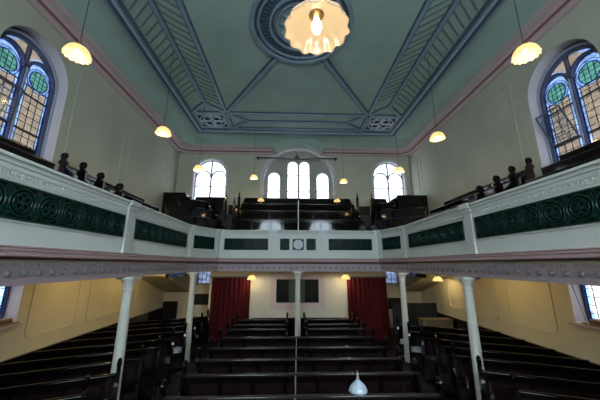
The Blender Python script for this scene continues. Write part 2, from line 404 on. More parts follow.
# ------------------------------------------------------------------ windows
def side_window(name, P, wc, dz):
    root = bpy.data.objects.new(name, None); C.objects.link(root); struct(root)
    D = .30; z0, zs, hw = 5.0, 7.06+dz, .77
    fr = MB()
    outl = [(wc-hw, z0)]+circ(wc, zs, hw, 24, PI, 0)+[(wc+hw, z0)]
    fr.ribbon(P, outl, .09, D-.03, D+.05, True)
    fr.ribbon(P, [(wc, z0), (wc, 7.25+dz)], .085, D-.05, D+.05); fr.ribbon(P, [(wc, 7.2+dz), (wc, zs+hw)], .06, D-.04, D+.04)
    fr.plate(P, arch(wc, 4.93, 7.12+dz, .88, .92), [arch(wc, z0, zs, hw)], D-.005, D+.05)
    za = 7.18+dz; lr = .35
    for s in (-1, 1):
        c = wc+s*.385
        fr.ribbon(P, circ(c, za, lr, 16, PI, 0), .065, D-.05, D+.05)
    fr.build('stone_tracery', M['winframe'], root)
    fr = MB(); fr.ribbon(P, [(wc-hw-.06, z0)]+circ(wc, zs, hw+.06, 24, PI, 0)+[(wc+hw+.06, z0)], .05, D-.07, D+.02, False)
    fr.ribbon(P, [(wc, z0), (wc, 7.2+dz)], .025, D-.075, D-.04)
    fr.build('window_frame', M['winframepale'], root)
    g = MB(); ld = MB()
    cw, chh = .0225, .035
    for s in (-1, 1):
        c = wc+s*.385; nx = 30; cw = 2*.35/nx
        for i in range(nx):
            x0 = c-.35+i*cw; xm = x0+cw/2; zt = za+math.sqrt(max(0, lr*lr-(xm-c)**2)); nz = int((zt-z0)/chh)+1
            hh = (zt-z0)/nz
            for j in range(nz):
                zz = z0+j*hh; zm = zz+hh/2
                e = min(xm-(c-.35), c+.35-xm)
                if zm > za: e = min(e, lr-math.hypot(xm-c, zm-za))
                r = math.hypot(xm-c, zm-(7.08+dz))
                m = 0
                if r < .225: m = 3
                elif r < .29: m = 1 if r < .26 else 2
                elif e < .055: m = 1
                elif e < .085: m = 2
                elif zm > 6.83+dz: m = 2 if zm > 6.95+dz else 1
                g.add([P(x0, zz, D), P(x0+cw, zz, D), P(x0+cw, zz+hh, D), P(x0, zz+hh, D)], [(0, 1, 2, 3)], m)
        for k in range(4): ld.ribbon(P, [(c-.25+k*.166, z0), (c-.25+k*.166, 6.84+dz)], .010, D-.006, D+.006)
        zz = z0+.15
        while zz < 6.8+dz: ld.ribbon(P, [(c-.33, zz), (c+.33, zz)], .010, D-.006, D+.006); zz += .165
        for zb in (5.78+dz, 6.62+dz): ld.ribbon(P, [(c-.33, zb), (c+.33, zb)], .030, D-.02, D+.02)
        ld.ribbon(P, [(c-.33, 6.85+dz), (c+.33, 6.85+dz)], .02, D-.01, D+.01)
        ld.ribbon(P, circ(c, 7.08+dz, .225, 22), .012, D-.006, D+.006, True); ld.ribbon(P, circ(c, 7.08+dz, .29, 24), .012, D-.006, D+.006, True)
        for k in (-1, 0, 1):
            q = math.sqrt(.225**2-(k*.11)**2)
            ld.ribbon(P, [(c+k*.11, 7.08+dz-q), (c+k*.11, 7.08+dz+q)], .008, D-.006, D+.006)
            ld.ribbon(P, [(c-q, 7.08+dz+k*.11), (c+q, 7.08+dz+k*.11)], .008, D-.006, D+.006)
    # spandrel glass above the two lights
    n = 44; cw = 2*hw/n
    for i in range(n):
        x0 = wc-hw+i*cw; xm = x0+cw/2; zt = zs+math.sqrt(max(0, hw*hw-(xm-wc)**2))
        c = wc+(.385 if xm > wc else -.385); zb = za+math.sqrt(max(0, lr*lr-(xm-c)**2)) if abs(xm-c) < lr else za-.02
        nz = max(1, int((zt-zb)/.035)); hh = (zt-zb)/nz
        if hh <= 0: continue
        for j in range(nz):
            zm = zb+(j+.5)*hh; e = min(hw-math.hypot(xm-wc, zm-zs), zm-zb, )
            m = 1 if e < .05 else (2 if e < .085 else 0)
            g.add([P(x0, zb+j*hh, D), P(x0+cw, zb+j*hh, D), P(x0+cw, zb+j*hh+hh, D), P(x0, zb+j*hh+hh, D)], [(0, 1, 2, 3)], m)
    g.build('stained_glass', [M['gtan'], M['gblue'], M['gpale'], M['ggreen']], root, smooth=0)
    ld.build('leading', M['lead'], root)
    # hopper casement tipped into the room in the farther light
    hp = MB(); c = wc+(.385 if P is PR else -.385); zb, zt = 5.8+dz, 6.58+dz; dt = -.06 if P is PR else .10
    Q = lambda s, z, d: P(s, zb+(z-zb)*.95, D-.05-(z-zb)/(zt-zb)*(D-.05-dt)+d)
    hp.ribbon(Q, rect(c-.30, c+.30, zb, zt), .026, -.012, .012, True)
    for k in (1, 2): hp.ribbon(Q, [(c-.3+.2*k, zb), (c-.3+.2*k, zt)], .010, -.006, .006)
    for k in range(1, 5): hp.ribbon(Q, [(c-.3, zb+(zt-zb)*k/5), (c+.3, zb+(zt-zb)*k/5)], .010, -.006, .006)
    hq = hp.build('hopper_frame', M['winframe'], root)
    hg = MB(); hg.add([Q(c-.3, zb, 0), Q(c+.3, zb, 0), Q(c+.3, zt, 0), Q(c-.3, zt, 0)], [(0, 1, 2, 3)]); hg.build('hopper_glass', M['gclear'], hq)
    # lower light under the gallery
    g = MB(); ld = MB(); z0, z1 = 1.66, 2.5; a0, a1 = wc-.80, wc+.80
    for i in range(24):
        for j in range(12):
            xa, xb = a0+(a1-a0)*i/24, a0+(a1-a0)*(i+1)/24; za_, zb_ = z0+(z1-z0)*j/12, z0+(z1-z0)*(j+1)/12
            m = 1 if (i in (0, 23, 11, 12) or j == 0) else (2 if i in (1, 22, 10, 13) else 0)
            g.add([P(xa, za_, D), P(xb, za_, D), P(xb, zb_, D), P(xa, zb_, D)], [(0, 1, 2, 3)], m)
    g.build('lower_glass', [M['glow'], M['gblue'], M['glowblue']], root, smooth=0)
    ld.ribbon(P, rect(a0, a1, z0, z1), .05, D-.03, D+.04, True); ld.ribbon(P, [(wc, z0), (wc, z1)], .06, D-.03, D+.04)
    for k in range(1, 8): ld.ribbon(P, [(a0+.2*k, z0), (a0+.2*k, z1)], .012, D-.006, D+.006)
    for k in range(1, 5): ld.ribbon(P, [(a0, z0+.17*k), (a1, z0+.17*k)], .012, D-.006, D+.006)
    ld.build('lower_frame', M['winframe'], root)
    sl = MB(); sl.plate(P, rect(wc-.92, wc+.90, 1.575, 1.625), [], -.10, .30); sl.build('window_sill', M['pinkframe'], root)
    return root
side_window('window_1', PL, LW, 0); side_window('window_2', PR, RW, -.10)

def clear_window(name, P, D, lights, bars, tracery=None, glass='gclear', fm='backframe', bw=.05):
    """lights: outlines; bars: polylines."""
    root = bpy.data.objects.new(name, None); C.objects.link(root); struct(root)
    g = MB()
    for l in lights: g.plate(P, l, [], D, D+.012)
    g.build('window_glass', M[glass], root, smooth=0)
    f = MB()
    for l in lights: f.ribbon(P, l, .05, D-.03, D+.05, True)
    for l, w in bars: f.ribbon(P, l, w, D-.025, D+.035)
    f.build('window_frame', M[fm], root)
    return root
n = 3
for cx in (BWX[0], BWX[2]):
    lb = [arch(cx, 5.7, 7.32, .78)]
    bars = [([(cx, 5.7), (cx, 8.08)], .075), ([(cx-.78, 6.72), (cx+.78, 6.72)], .035)]
    for s in (-1, 1): bars.append((circ(cx+s*.39, 7.20, .36, 14, PI*.02, PI*.98), .06))
    clear_window('window_%d' % n, PB, .2, lb, bars, glass='gback'); n += 1
bars = [([(a, z), (c, z)], .03) for a, c, z in ((-1.45, -.80, 6.55), (1.10, 1.76, 6.55), (-.43, .755, 6.55), (-.43, .755, 7.42))]
clear_window('window_%d' % n, PB, .36, HB, bars, glass='gback'); n += 1
for cx, hw in ((-4.16, .44), (4.53, .45)):
    lt = [rect(cx-hw, cx+hw, 1.96, 2.75)]
    bars = [([(cx-hw+.2*k, 1.96), (cx-hw+.2*k, 2.75)], .014) for k in range(1, 5)] + [([(cx-hw, 1.96+.2*k), (cx+hw, 1.96+.2*k)], .014) for k in range(1, 4)]
    clear_window('window_%d' % n, PB, .2, lt, bars, glass='gleaded'); n += 1
for cx in (-2.0, 2.5):
    bars = [([(cx, 3.3), (cx, 6.8)], .08)] + [([(cx-1, z), (cx+1, z)], .04) for z in (4.1, 4.9, 5.7)]
    clear_window('window_%d' % n, PF, .2, [arch(cx, 3.3, 5.85, .99)], bars); n += 1

# ------------------------------------------------------------------ gallery
CXL, CXR = 3.44, 3.44
PATH = [(-3.44, -2.5), (-3.44, 8.85), (-2.78, 10.1), (3.00, 10.1), (3.44, 8.68), (3.44, -2.5)]
par = thing('gallery_parapet', 'mint painted gallery front with dark green iron panels running round three sides', 'balcony', kind='thing')
b = MB(); b.sweep(PATH, [(0, 3.04), (0, 3.99), (-.12, 3.99), (-.12, 3.04)]); b.build('parapet_face', M['mint'], par)
b = MB(); b.sweep(PATH, [(-.16, 3.98), (.03, 3.98), (.05, 4.01), (.08, 4.02), (.08, 4.05), (.065, 4.062), (-.16, 4.062)])
b.sweep(PATH, [(0, 3.90), (.015, 3.90), (.025, 3.93), (.025, 3.95), (.045, 3.965), (.05, 3.985), (0, 3.985)])
b.sweep(PATH, [(0, 3.815), (.012, 3.815), (.012, 3.828), (0, 3.828)])
b.build('parapet_rail', M['mint'], par)
b = MB(); b.sweep(PATH, [(-.12, 2.925), (.07, 2.925), (.09, 2.94), (.09, 2.965), (.045, 2.97), (.035, 2.99), (.06, 3.0), (.06, 3.015), (.02, 3.02), (.015, 3.035), (.035, 3.04), (.035, 3.052), (0, 3.06), (-.12, 3.06)])
b.build('lower_moulding', M['mauve'], par)
b = MB(); b.sweep(PATH, [(-.12, 2.60), (-.02, 2.60), (-.02, 2.64), (-.05, 2.66), (-.05, 2.86), (-.09, 2.87), (-.09, 2.885), (-.30, 2.90), (-.30, 2.60)])
b.build('beam', M['beam'], par)
b = MB(); b.sweep(PATH, [(-.09, 2.87), (-.09, 2.94), (-.3, 2.94), (-.3, 2.87)]); b.build('shadow_gap', M['pinkdeep'], par)  # strip coloured dark for the shadow between moulding and beam

def along(step, off, z_of):
    """Yield plan points, tangents and inward normals spaced along the gallery front."""
    for (u, v) in zip(PATH[:-1], PATH[1:]):
        L = math.hypot(v[0]-u[0], v[1]-u[1]); t = Vector(((v[0]-u[0])/L, (v[1]-u[1])/L, 0)); nrm = Vector((t.y, -t.x, 0))
        k = int((L-.1)/step); s0 = (L-(k*step))/2
        for i in range(k+1):
            s = s0+i*step; yield Vector((u[0], u[1], z_of))+t*s+nrm*off, t, nrm
bds = {}
for p, t, nr in along(.085, .0, 3.865):
    if p.y < .5: continue
    bd = bds.setdefault((round(t.x, 2), round(t.y, 2)), MB())
    P = lambda a, z, d: tuple(p+t*a+Vector((0, 0, z))+nr*d)
    bd.ribbon(P, circ(0, 0, .024, 8), .014, 0, .012, True)
for bd in bds.values(): bd.build('bead_molding', M['mint'], par)
fl = MB(); studs = []
for p, t, nr in along(.205, -.05, 2.735):
    if p.y < .5: continue
    P = lambda a, z, d: tuple(p+t*a+Vector((0, 0, z))+nr*d)
    r1 = circ(0, 0, .045, 10); r2 = circ(0, 0, .024, 10)
    bo = MB(); studs.append((p.y, bo)); bo.ring_skin([[P(a, z, 0) for a, z in r1], [P(a*.9, z*.9, .025) for a, z in r1], [P(a, z, .04) for a, z in r2]])
studs.sort(key=lambda q: q[0]); far = MB()
for q, (yy, bo) in enumerate(studs):
    if q < 100: bo.build('stud', M['boss'], par)
    else: far.add(bo.v, bo.f)
far.build('stud', M['boss'], par)['kind'] = 'stuff'
for p, t, nr in along(.055, -.05, 2.835):
    if p.y < .5: continue
    P = lambda a, z, d: tuple(p+t*a+Vector((0, 0, z))+nr*d)
    fl.ribbon(P, [(0, -.022), (0, .022)], .022, 0, .012)
fl.build('fluting', M['beam'], par)

def seg_frame(u, v):
    L = math.hypot(v[0]-u[0], v[1]-u[1]); t = ((v[0]-u[0])/L, (v[1]-u[1])/L); nr = (t[1], -t[0])
    return lambda s, z, d: (u[0]+t[0]*s+nr[0]*d, u[1]+t[1]*s+nr[1]*d, z)
def grille(P, a, c, z0=3.36, z1=3.75, rings=True):
    h = z1-z0; zc = (z0+z1)/2; b = MB()
    b.plate(P, rect(a, c, z0, z1), [], .004, .012, 1)
    b.ribbon(P, rect(a, c, z0, z1), .022, .0, .03, True)
    if rings:
        n = max(1, round((c-a)/.375)); st = (c-a)/n
        for i in range(n):
            x = a+(i+.5)*st
            b.torus(P(x, zc, .02), Vector(P(x, zc, 1))-Vector(P(x, zc, 0)), .165, .013, 20, 6)
            b.torus(P(x, zc, .02), Vector(P(x, zc, 1))-Vector(P(x, zc, 0)), .118, .011, 18, 6)
            for k in range(4):
                an = k*PI/2+PI/4; b.ribbon(P, circ(x+.062*math.cos(an), zc+.062*math.sin(an), .040, 10), .014, .012, .028, True)
                b.ribbon(P, circ(x+st/2, zc+(1 if k < 2 else -1)*.115, .055 if k % 2 else .03, 10), .012, .012, .028, True) if i < n-1 else None
            b.torus(P(x, zc, .022), Vector(P(x, zc, 1))-Vector(P(x, zc, 0)), .022, .012, 10, 5)
        for i in range(n+1):
            x = min(max(a+i*st, a+.01), c-.01); b.ribbon(P, [(x, z0), (x, z1)], .014, .012, .026)
    else:
        b.ribbon(P, [(a, z0), (c, z1)], .02, .012, .028); b.ribbon(P, [(a, z1), (c, z0)], .02, .012, .028)
        for r in (.14, .085): b.ribbon(P, circ((a+c)/2, zc, min(r, (c-a)/2*.85*r/.14), 18), .018, .012, .028, True)
    b.build('grille_panel', [M['iron'], M['ironback']], par)
    e = MB(); e.ribbon(P, rect(a-.035, c+.035, z0-.035, z1+.035), .022, 0, .014, True); e.build('panel_edging', M['mint'], par)
def pilaster(P, a, c):
    b = MB(); b.plate(P, rect(a, c, 3.06, 3.92), [], 0, .03); b.plate(P, rect(a-.03, c+.03, 3.89, 3.98), [], 0, .055); b.plate(P, rect(a-.02, c+.02, 3.06, 3.13), [], 0, .045)
    b.plate(P, rect(a-.04, c+.04, 3.98, 4.072), [], -.17, .10)
    b.build('pilaster', M['mint'], par)
segs = [seg_frame(PATH[i], PATH[i+1]) for i in range(5)]
Sl = segs[0]; o = 2.5
for a, c in ((-.6, 1.95), (2.38, 5.33), (5.76, 8.60)): grille(Sl, a+o, c+o)
for a, c in ((1.98, 2.22), (5.42, 5.66)): pilaster(Sl, a+o, c+o)
grille(segs[1], .22, 1.10); pilaster(segs[1], 1.24, 1.40); pilaster(segs[1], .02, .12)
Sf = segs[2]; o = 2.78
grille(Sf, -2.60+o, -1.05+o); grille(Sf, 1.17+o, 2.74+o); grille(Sf, -.60+o, -.28+o, rings=False); grille(Sf, .36+o, .68+o, rings=False)
pilaster(Sf, -.98+o, -.75+o); pilaster(Sf, .83+o, 1.06+o); pilaster(Sf, .02, .12); pilaster(Sf, 5.66, 5.76)
grille(segs[3], .30, 1.22); pilaster(segs[3], .02, .14); pilaster(segs[3], 1.36, 1.46)
Sr = segs[4]; o = 8.68
for a, c in ((-.6, 1.95), (2.38, 5.28), (5.70, 8.42)): grille(Sr, o-c, o-a)
for a, c in ((1.98, 2.22), (5.38, 5.60)): pilaster(Sr, o-c, o-a)

# clock on the middle of the gallery front
ck = thing('wall_clock', 'round pale clock on the middle of the gallery front', 'clock', (.05, 10.1, 3.55))
PK = lambda s, z, d: (s, -d, z)
b = MB(); b.plate(PK, rect(-.20, .20, -.195, .195), [], .002, .02); b.build('back_board', M['black'], ck)
b = MB(); b.ribbon(PK, circ(0, 0, .195, 30), .035, .02, .055, True); b.build('rim', M['black'], ck)
b = MB(); b.plate(PK, circ(0, 0, .18, 30), [], .02, .042); fc = b.build('dial', M['clockface'], ck)
b = MB()
for k in range(12):
    a = k*PI/6; b.ribbon(PK, [(.135*math.cos(a), .135*math.sin(a)), (.16*math.cos(a), .16*math.sin(a))], .010, .042, .045)
b.build('hour_mark', M['boss'], fc)
b = MB(); b.ribbon(PK, [(0, -.02), (.01, .12)], .010, .046, .050); b.build('minute_hand', M['boss'], ck)
b = MB(); b.ribbon(PK, [(-.01, .015), (.06, -.05)], .014, .050, .054); b.build('hour_hand', M['boss'], ck)

# stepped gallery floors and their plastered undersides
SX = [4.02, 4.60, 5.17, 5.75]; SZ = [4.20, 4.52, 4.88, 5.22]
for sx in (-1, 1):
    b = MB(); prof = [(3.58, 2.90), (3.58, 3.02)]
    for x, z in zip(SX, SZ): prof += [(max(3.60, x-.50), prof[-1][1]), (max(3.60, x-.50), z-.88)]
    prof += [(W-.005, prof[-1][1]), (W-.005, 2.90)]
    b.ring_skin([[(sx*x, y, z) for x, z in prof] for y in (YF+.02, 10.35)])
    struct(b.build('gallery_floor', M['darkwood']))
    b = MB(); b.box(*sorted((sx*3.5, sx*(W-.005))), YF+.02, YB-.01, 2.84, 2.90); struct(b.build('gallery_soffit', M['soffit']))
RY = [10.95, 11.70, 12.45, 13.20]; RZ = [4.62, 5.12, 5.59, 6.03]
b = MB(); prof = [(9.62, 2.90), (9.62, 3.02), (10.3, 3.02)]
for y, z in zip(RY, RZ): prof += [(y-.55, prof[-1][1]), (y-.55, z-.92)]
prof += [(YB-.005, prof[-1][1]), (YB-.005, 2.90)]
pp = [p for i, p in enumerate(prof) if i == 0 or p != prof[i-1]]
b.ring_skin([[(x, max(y, 10.24), z) for y, z in pp] for x in (-3.58, 3.58)])
for sx in (-1, 1):
    q = [(y if y > 9.7 else 9.62, z) for y, z in pp]; b.ring_skin([[(sx*x, y, z) for y, z in q] for x in (3.585, W-.01)])
struct(b.build('gallery_floor', M['darkwood']))
b = MB(); b.box(-3.45, 3.45, 10.25, 11.45, 2.80, 2.90); struct(b.build('gallery_soffit', M['soffit']))

# ------------------------------------------------------------------ pews
def poppyhead(cx, cz, y0, y1, r=.085):
    pass
def make_pew(L, back=.95, end=.98, depth=.44, finial='aisle', divider=None, label='', group=None, ends=(True, True), fin=(True, True), panels=True, rail='pewrail', face='pewface'):
    """Pew along X with its back at y=0; people sit on the -y side."""
    root = thing('pew', label, 'pew', group=group)
    b = MB(); b.box(-L/2, L/2, -.02, .02, .08, back-.05)
    b.build('back', M[face], root)
    if panels:
        b = MB(); k = max(2, round(L/.62))
        for i in range(k+1): x = -L/2+.05+(L-.1)*i/k; b.box(x-.035, x+.035, -.034, -.02, .48, back-.13)
        b.box(-L/2, L/2, -.034, -.02, back-.14, back-.05); b.build('back_framing', M['pew'], root)
    b = MB(); PX = lambda y, z, x: (x, y, z)
    prof = [(-.032, back-.05), (-.038, back-.032), (-.034, back-.014), (-.024, back-.004), (-.012, back), (.012, back), (.028, back-.01), (.032, back-.05)]
    b.ring_skin([[(x, y, z) for y, z in prof] for x in (-L/2, L/2)]); b.build('top_rail', M[rail], root)
    b = MB(); b.box(-L/2, L/2, -depth, -.02, .42, .455); b.box(-L/2, L/2, -depth+.05, -depth+.08, .05, .42); b.build('seat', M['pew'], root)
    b = MB(); b.box(-L/2+.04, L/2-.04, .02, .16, back-.20, back-.178); b.box(-L/2+.04, L/2-.04, .15, .165, back-.178, back-.15); b.build('book_ledge', M['pew'], root)
    for i, s in enumerate((-1, 1)):
        if not ends[i]: continue
        x0, x1 = sorted((s*L/2, s*(L/2+.055)))
        pr = [(-depth-.02, 0), (.06, 0), (.06, back-.02), (.105, back), (.105, end-.05), (.06, end), (-.06, end), (-.105, end-.05), (-.11, back-.12), (-.20, .68), (-depth-.02, .60)]
        b = MB(); b.ring_skin([[(x, y, z) for y, z in pr] for x in (x0, x1)])
        e = b.build('pew_end', M['pew'], root)
        if fin[i]:
            b = MB(); xc = (x0+x1)/2
            b.torus((xc, 0, end+.105), (1, 0, 0), .050, .042, 20, 8, sx=.8)
            b.box(xc-.026, xc+.026, -.055, .055, end-.02, end+.05)
            b.build('finial', M['pew'], e)
    if divider is not None:
        b = MB(); b.box(divider-.012, divider+.012, -.047, -.035, .45, back-.03); b.build('center_strip', M['greypost'], root)
    return root

ORD = ['front', 'second', 'third', 'fourth', 'fifth', 'sixth', 'seventh', 'eighth', 'ninth', 'tenth', 'eleventh', 'twelfth']
CY = [4.66, 5.52, 6.32, 7.14, 8.08]
proto = None
for i, y in enumerate(CY):
    dv = -.24+.0285*y-.02
    o = make_pew(4.1, divider=dv, label='wide dark polished pew crossing the centre block, %s row from the pulpit' % ORD[i], group='wide centre pews', fin=(True, True))
    o.location = (-.02, y, 0)
hp = None
for i, y in enumerate((9.05, 9.70, 10.55)):
    for s, sd in ((-1, 'red curtain on the left'), (1, 'red curtain on the right')):
        lb = 'short dark pew between the middle column and the %s, %s row' % (sd, ('nearest', 'middle', 'rearmost')[i])
        if hp is None: hp = make_pew(1.72, label=lb, group='short centre pews beside the middle column'); o = hp; o.location = (-1.2, y, 0)
        else: dup(hp, (s*1.19-.02, y, 0), 0, lb)
lefts = [4.80, 5.62, 6.41, 7.2, 8.0, 8.85, 9.70, 10.4, 11.12]
rights = [4.75, 5.56, 6.40, 7.12, 7.85, 8.70, 9.55]
AN = math.radians(23)
sp = None
for nm, ys, s in (('left', lefts, -1), ('right', rights, 1)):
    first = None
    for i, y in enumerate(ys):
        L = 2.78; ax = s*3.30; a = -s*AN
        cx = ax+s*math.cos(AN)*(L/2+.03); cy = y-math.sin(AN)*(L/2+.03)
        lb = 'dark polished slanting pew under the %s gallery, %s row from the pulpit' % (nm, ORD[i])
        if first is None:
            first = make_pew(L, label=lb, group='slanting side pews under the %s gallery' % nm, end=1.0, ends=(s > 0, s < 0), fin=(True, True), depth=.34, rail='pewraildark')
            first.location = (cx, cy, 0); first.rotation_euler = (0, 0, a)
        else: dup(first, (cx, cy, 0), a, lb)

# gallery pews along the sides
TIER = ['lowest', 'second', 'third', 'highest']
fy = [5.95, 6.14, 6.32, 6.44]; TE = [1.08, 1.07, 1.02, .96]
for nm, s in (('left', -1), ('right', 1)):
    for k in range(4):
        x, z = SX[k], SZ[k]-.88
        y1 = fy[k]-(.15 if s > 0 else 0); L = (9.4 if k < 2 else 10.2)-y1
        o = make_pew(L, back=.88, end=TE[k], depth=.30, label='dark pew with ring finial in the %s gallery, %s tier beyond the cross aisle' % (nm, TIER[k]),
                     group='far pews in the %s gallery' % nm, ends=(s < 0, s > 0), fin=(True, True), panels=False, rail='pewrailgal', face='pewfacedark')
        # people face the middle of the chapel
        o.rotation_euler = (0, 0, PI/2 if s < 0 else -PI/2); o.location = (s*x, y1+.055+L/2, z)
        if s < 0: pass
        L2 = 5.4
        o = make_pew(L2, back=.88, end=.86, depth=.30, label='dark pew in the %s gallery, %s tier on the pulpit side of the cross aisle' % (nm, TIER[k]),
                     group='near pews in the %s gallery' % nm, ends=(False, False), fin=(False, False), panels=False, rail='pewrailgal', face='pewfacedark')
        o.rotation_euler = (0, 0, PI/2 if s < 0 else -PI/2); o.location = (s*x, y1-.75-L2/2, z)
# rear gallery pews
for k in range(4):
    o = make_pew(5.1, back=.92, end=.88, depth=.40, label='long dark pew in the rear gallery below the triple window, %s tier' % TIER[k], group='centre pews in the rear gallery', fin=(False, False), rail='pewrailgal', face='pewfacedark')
    o.location = (.10, RY[k], RZ[k]-.92)
for nm, s in (('left', -1), ('right', 1)):
    for k, (L, cx, cy) in enumerate(((1.9, 3.92, 10.74), (1.9, 4.36, 11.34), (1.2, 4.52, 11.98) if s < 0 else (.75, 4.10, 12.20))):
        o = make_pew(L, back=.92, end=.9, depth=.40, label='dark slanting pew in the %s rear corner of the gallery, %s tier' % (nm, TIER[k]), group='corner pews in the rear gallery', fin=(False, False), rail='pewrailgal', face='pewfacedark', panels=False)
        cx += .1 if s > 0 else 0
        o.location = (s*cx, cy, RZ[k]-.92+.04); o.rotation_euler = (0, 0, -s*math.radians(39))
    x0, x1 = (3.40, 4.85) if s < 0 else (3.75, 4.5)
    o = make_pew(x1-x0-.11, back=.92, end=.9, depth=.40, label='short dark pew against the rear wall beneath the %s arched window' % nm, group='corner pews in the rear gallery', fin=(False, False), rail='pewrailgal', face='pewfacedark', panels=False)
    o.location = (s*(x0+x1)/2, RY[3], RZ[3]-.92+.02)

# stair enclosures in the rear gallery corners
for nm, s, x0, y0, zt in (('left', -1, 4.98, 12.25, 5.96), ('right', 1, 4.62, 11.98, 5.88)):
    t = thing('stair_enclosure', 'tall black boarded stair enclosure in the %s rear corner of the gallery' % nm, 'partition', (s*(x0+W)/2, y0, 4.0))
    w = (W-x0)/2-.01; b = MB(); b.box(-w, w, 0, .05, -.05, zt-4); b.box(-s*w-.02, -s*w+.02, .05, YB-y0-.02, .2, zt-4); b.build('panelling', M['pewfacedark'], t)
    b = MB(); b.box(-w-.02, w, -.03, .07, zt-4, zt-3.95); b.build('top_rail', M['pew'], t)
# spire topped posts at the ends of the rear pews
for i, (x, y, zt, r, lb) in enumerate(((-3.22, 12.5, 6.16, .045, 'beside the left corner pews'), (-2.60, 12.35, 6.12, .05, 'at the left end of the centre pews'), (-2.72, 11.9, 5.75, .04, 'short, before the left gap'),
                                      (2.86, 12.35, 6.14, .05, 'at the right end of the centre pews'), (3.60, 12.5, 6.16, .05, 'beside the right corner pews'))):
    t = thing('newel_post', 'dark spire topped post in the rear gallery %s' % lb, 'post', (x, y, 4.1), group='spire topped posts in the rear gallery')
    h = zt-4.1; b = MB(); b.box(-r, r, -r, r, 0, h-.32); b.box(-r*1.4, r*1.4, -r*1.4, r*1.4, h-.34, h-.30); b.build('post', M['pew'], t)
    b = MB(); b.lathe([(r, h-.30), (r*1.1, h-.25), (r*.6, h-.20), (r*.8, h-.15), (.006, h)], seg=8); b.build('finial', M['pew'], t)
for x0, x1, lb in ((-3.15, -2.68, 'left'), (2.94, 3.52, 'right')):
    t = thing('gate', 'low dark gate between spire posts on the %s of the rear gallery' % lb, 'gate', ((x0+x1)/2, 12.7, 4.3))
    w = (x1-x0)/2; b = MB(); b.box(-w, w, -.02, .02, 0, 1.2); b.build('panel', M['pewface'], t); b = MB(); b.box(-w, w, -.035, .035, 1.2, 1.24); b.build('rail', M['pew'], t)
b = MB(); b.lathe([(.055, 0), (.055, .015), (.018, .03), (.017, 2.2), (.012, 2.28)], seg=12)
tag(b.build('slender_pole', M['white'], loc=(.058, 10.38, 3.022)), 'slender white pole behind the gallery front, above the clock', 'pole')

# ------------------------------------------------------------------ columns
def column(x, y, label):
    t = thing('iron_column', label, 'column', (x, y, 0), group='iron columns under the gallery front', kind='thing')
    b = MB(); b.lathe([(.10, .25), (.094, 1.2), (.082, 2.36)], seg=24); b.build('shaft', M['colp'], t)
    b = MB(); b.lathe([(.084, 2.33), (.10, 2.34), (.10, 2.37), (.088, 2.38), (.09, 2.42), (.12, 2.49), (.155, 2.54), (.16, 2.555)], seg=24); b.box(-.165, .165, -.165, .165, 2.555, 2.60); b.build('capital', M['colp'], t)
    b = MB(); b.lathe([(.105, 0), (.105, .2), (.10, .26)], seg=24); b.build('base', M['colp'], t)
column(-3.47, 5.87, 'pale iron column nearest the pulpit under the left gallery'); column(3.47, 5.87, 'pale iron column nearest the pulpit under the right gallery')
column(-3.33, 9.22, 'pale iron column at the left rear bend of the gallery'); column(3.36, 9.05, 'pale iron column at the right rear bend of the gallery')
column(.045, 10.18, 'pale iron column in the middle, below the clock')

# ------------------------------------------------------------------ lower rear
b = MB(); VY = 11.5
PV = lambda s, z, d: (s, VY+d, z)
b.plate(PV, rect(-3.42, 3.68, 0, 2.79), [rect(-3.25, -1.95, 0, 2.2), rect(2.15, 3.5, 0, 2.2), rect(-.78, .92, 1.36, 2.27)], 0, .12)
b.box(-3.42, -3.30, VY+.12, YB-.001, 0, 2.88); b.box(3.56, 3.68, VY+.12, YB-.001, 0, 2.88)
struct(b.build('wall_vestibule', M['cream']))
b = MB(); b.box(-1.72, 1.98, VY-.05, VY-.001, 0, .78); b.box(-1.72, 1.98, VY-.07, VY-.001, .78, .82); struct(b.build('baseboard_vestibule', M['pewface']))
rt = bpy.data.objects.new('window_%d' % n, None); C.objects.link(rt); struct(rt); n += 1
b = MB(); b.ribbon(PV, rect(-.90, 1.04, 1.25, 2.38), .24, -.03, .02, True); b.ribbon(PV, rect(-.80, .94, 1.34, 2.29), .05, -.045, .03, True); b.ribbon(PV, [(.07, 1.36), (.07, 2.27)], .09, -.03, .05)
b.build('window_frame', M['pinkframe'], rt)
b = MB(); b.plate(PV, rect(-.78, .92, 1.36, 2.27), [], .06, .075); b.build('window_glass', M['gdark'], rt)
b = MB(); b.plate(PV, rect(-.28, -.02, 1.38, 2.25), [], .050, .058); b.plate(PV, rect(.14, .36, 1.38, 2.25), [], .050, .058); b.build('reflection_strip', mat('dull_green_reflection', (.07, .09, .075), .7), rt)  # grey-green strips painted as curtain reflections in the dark glass

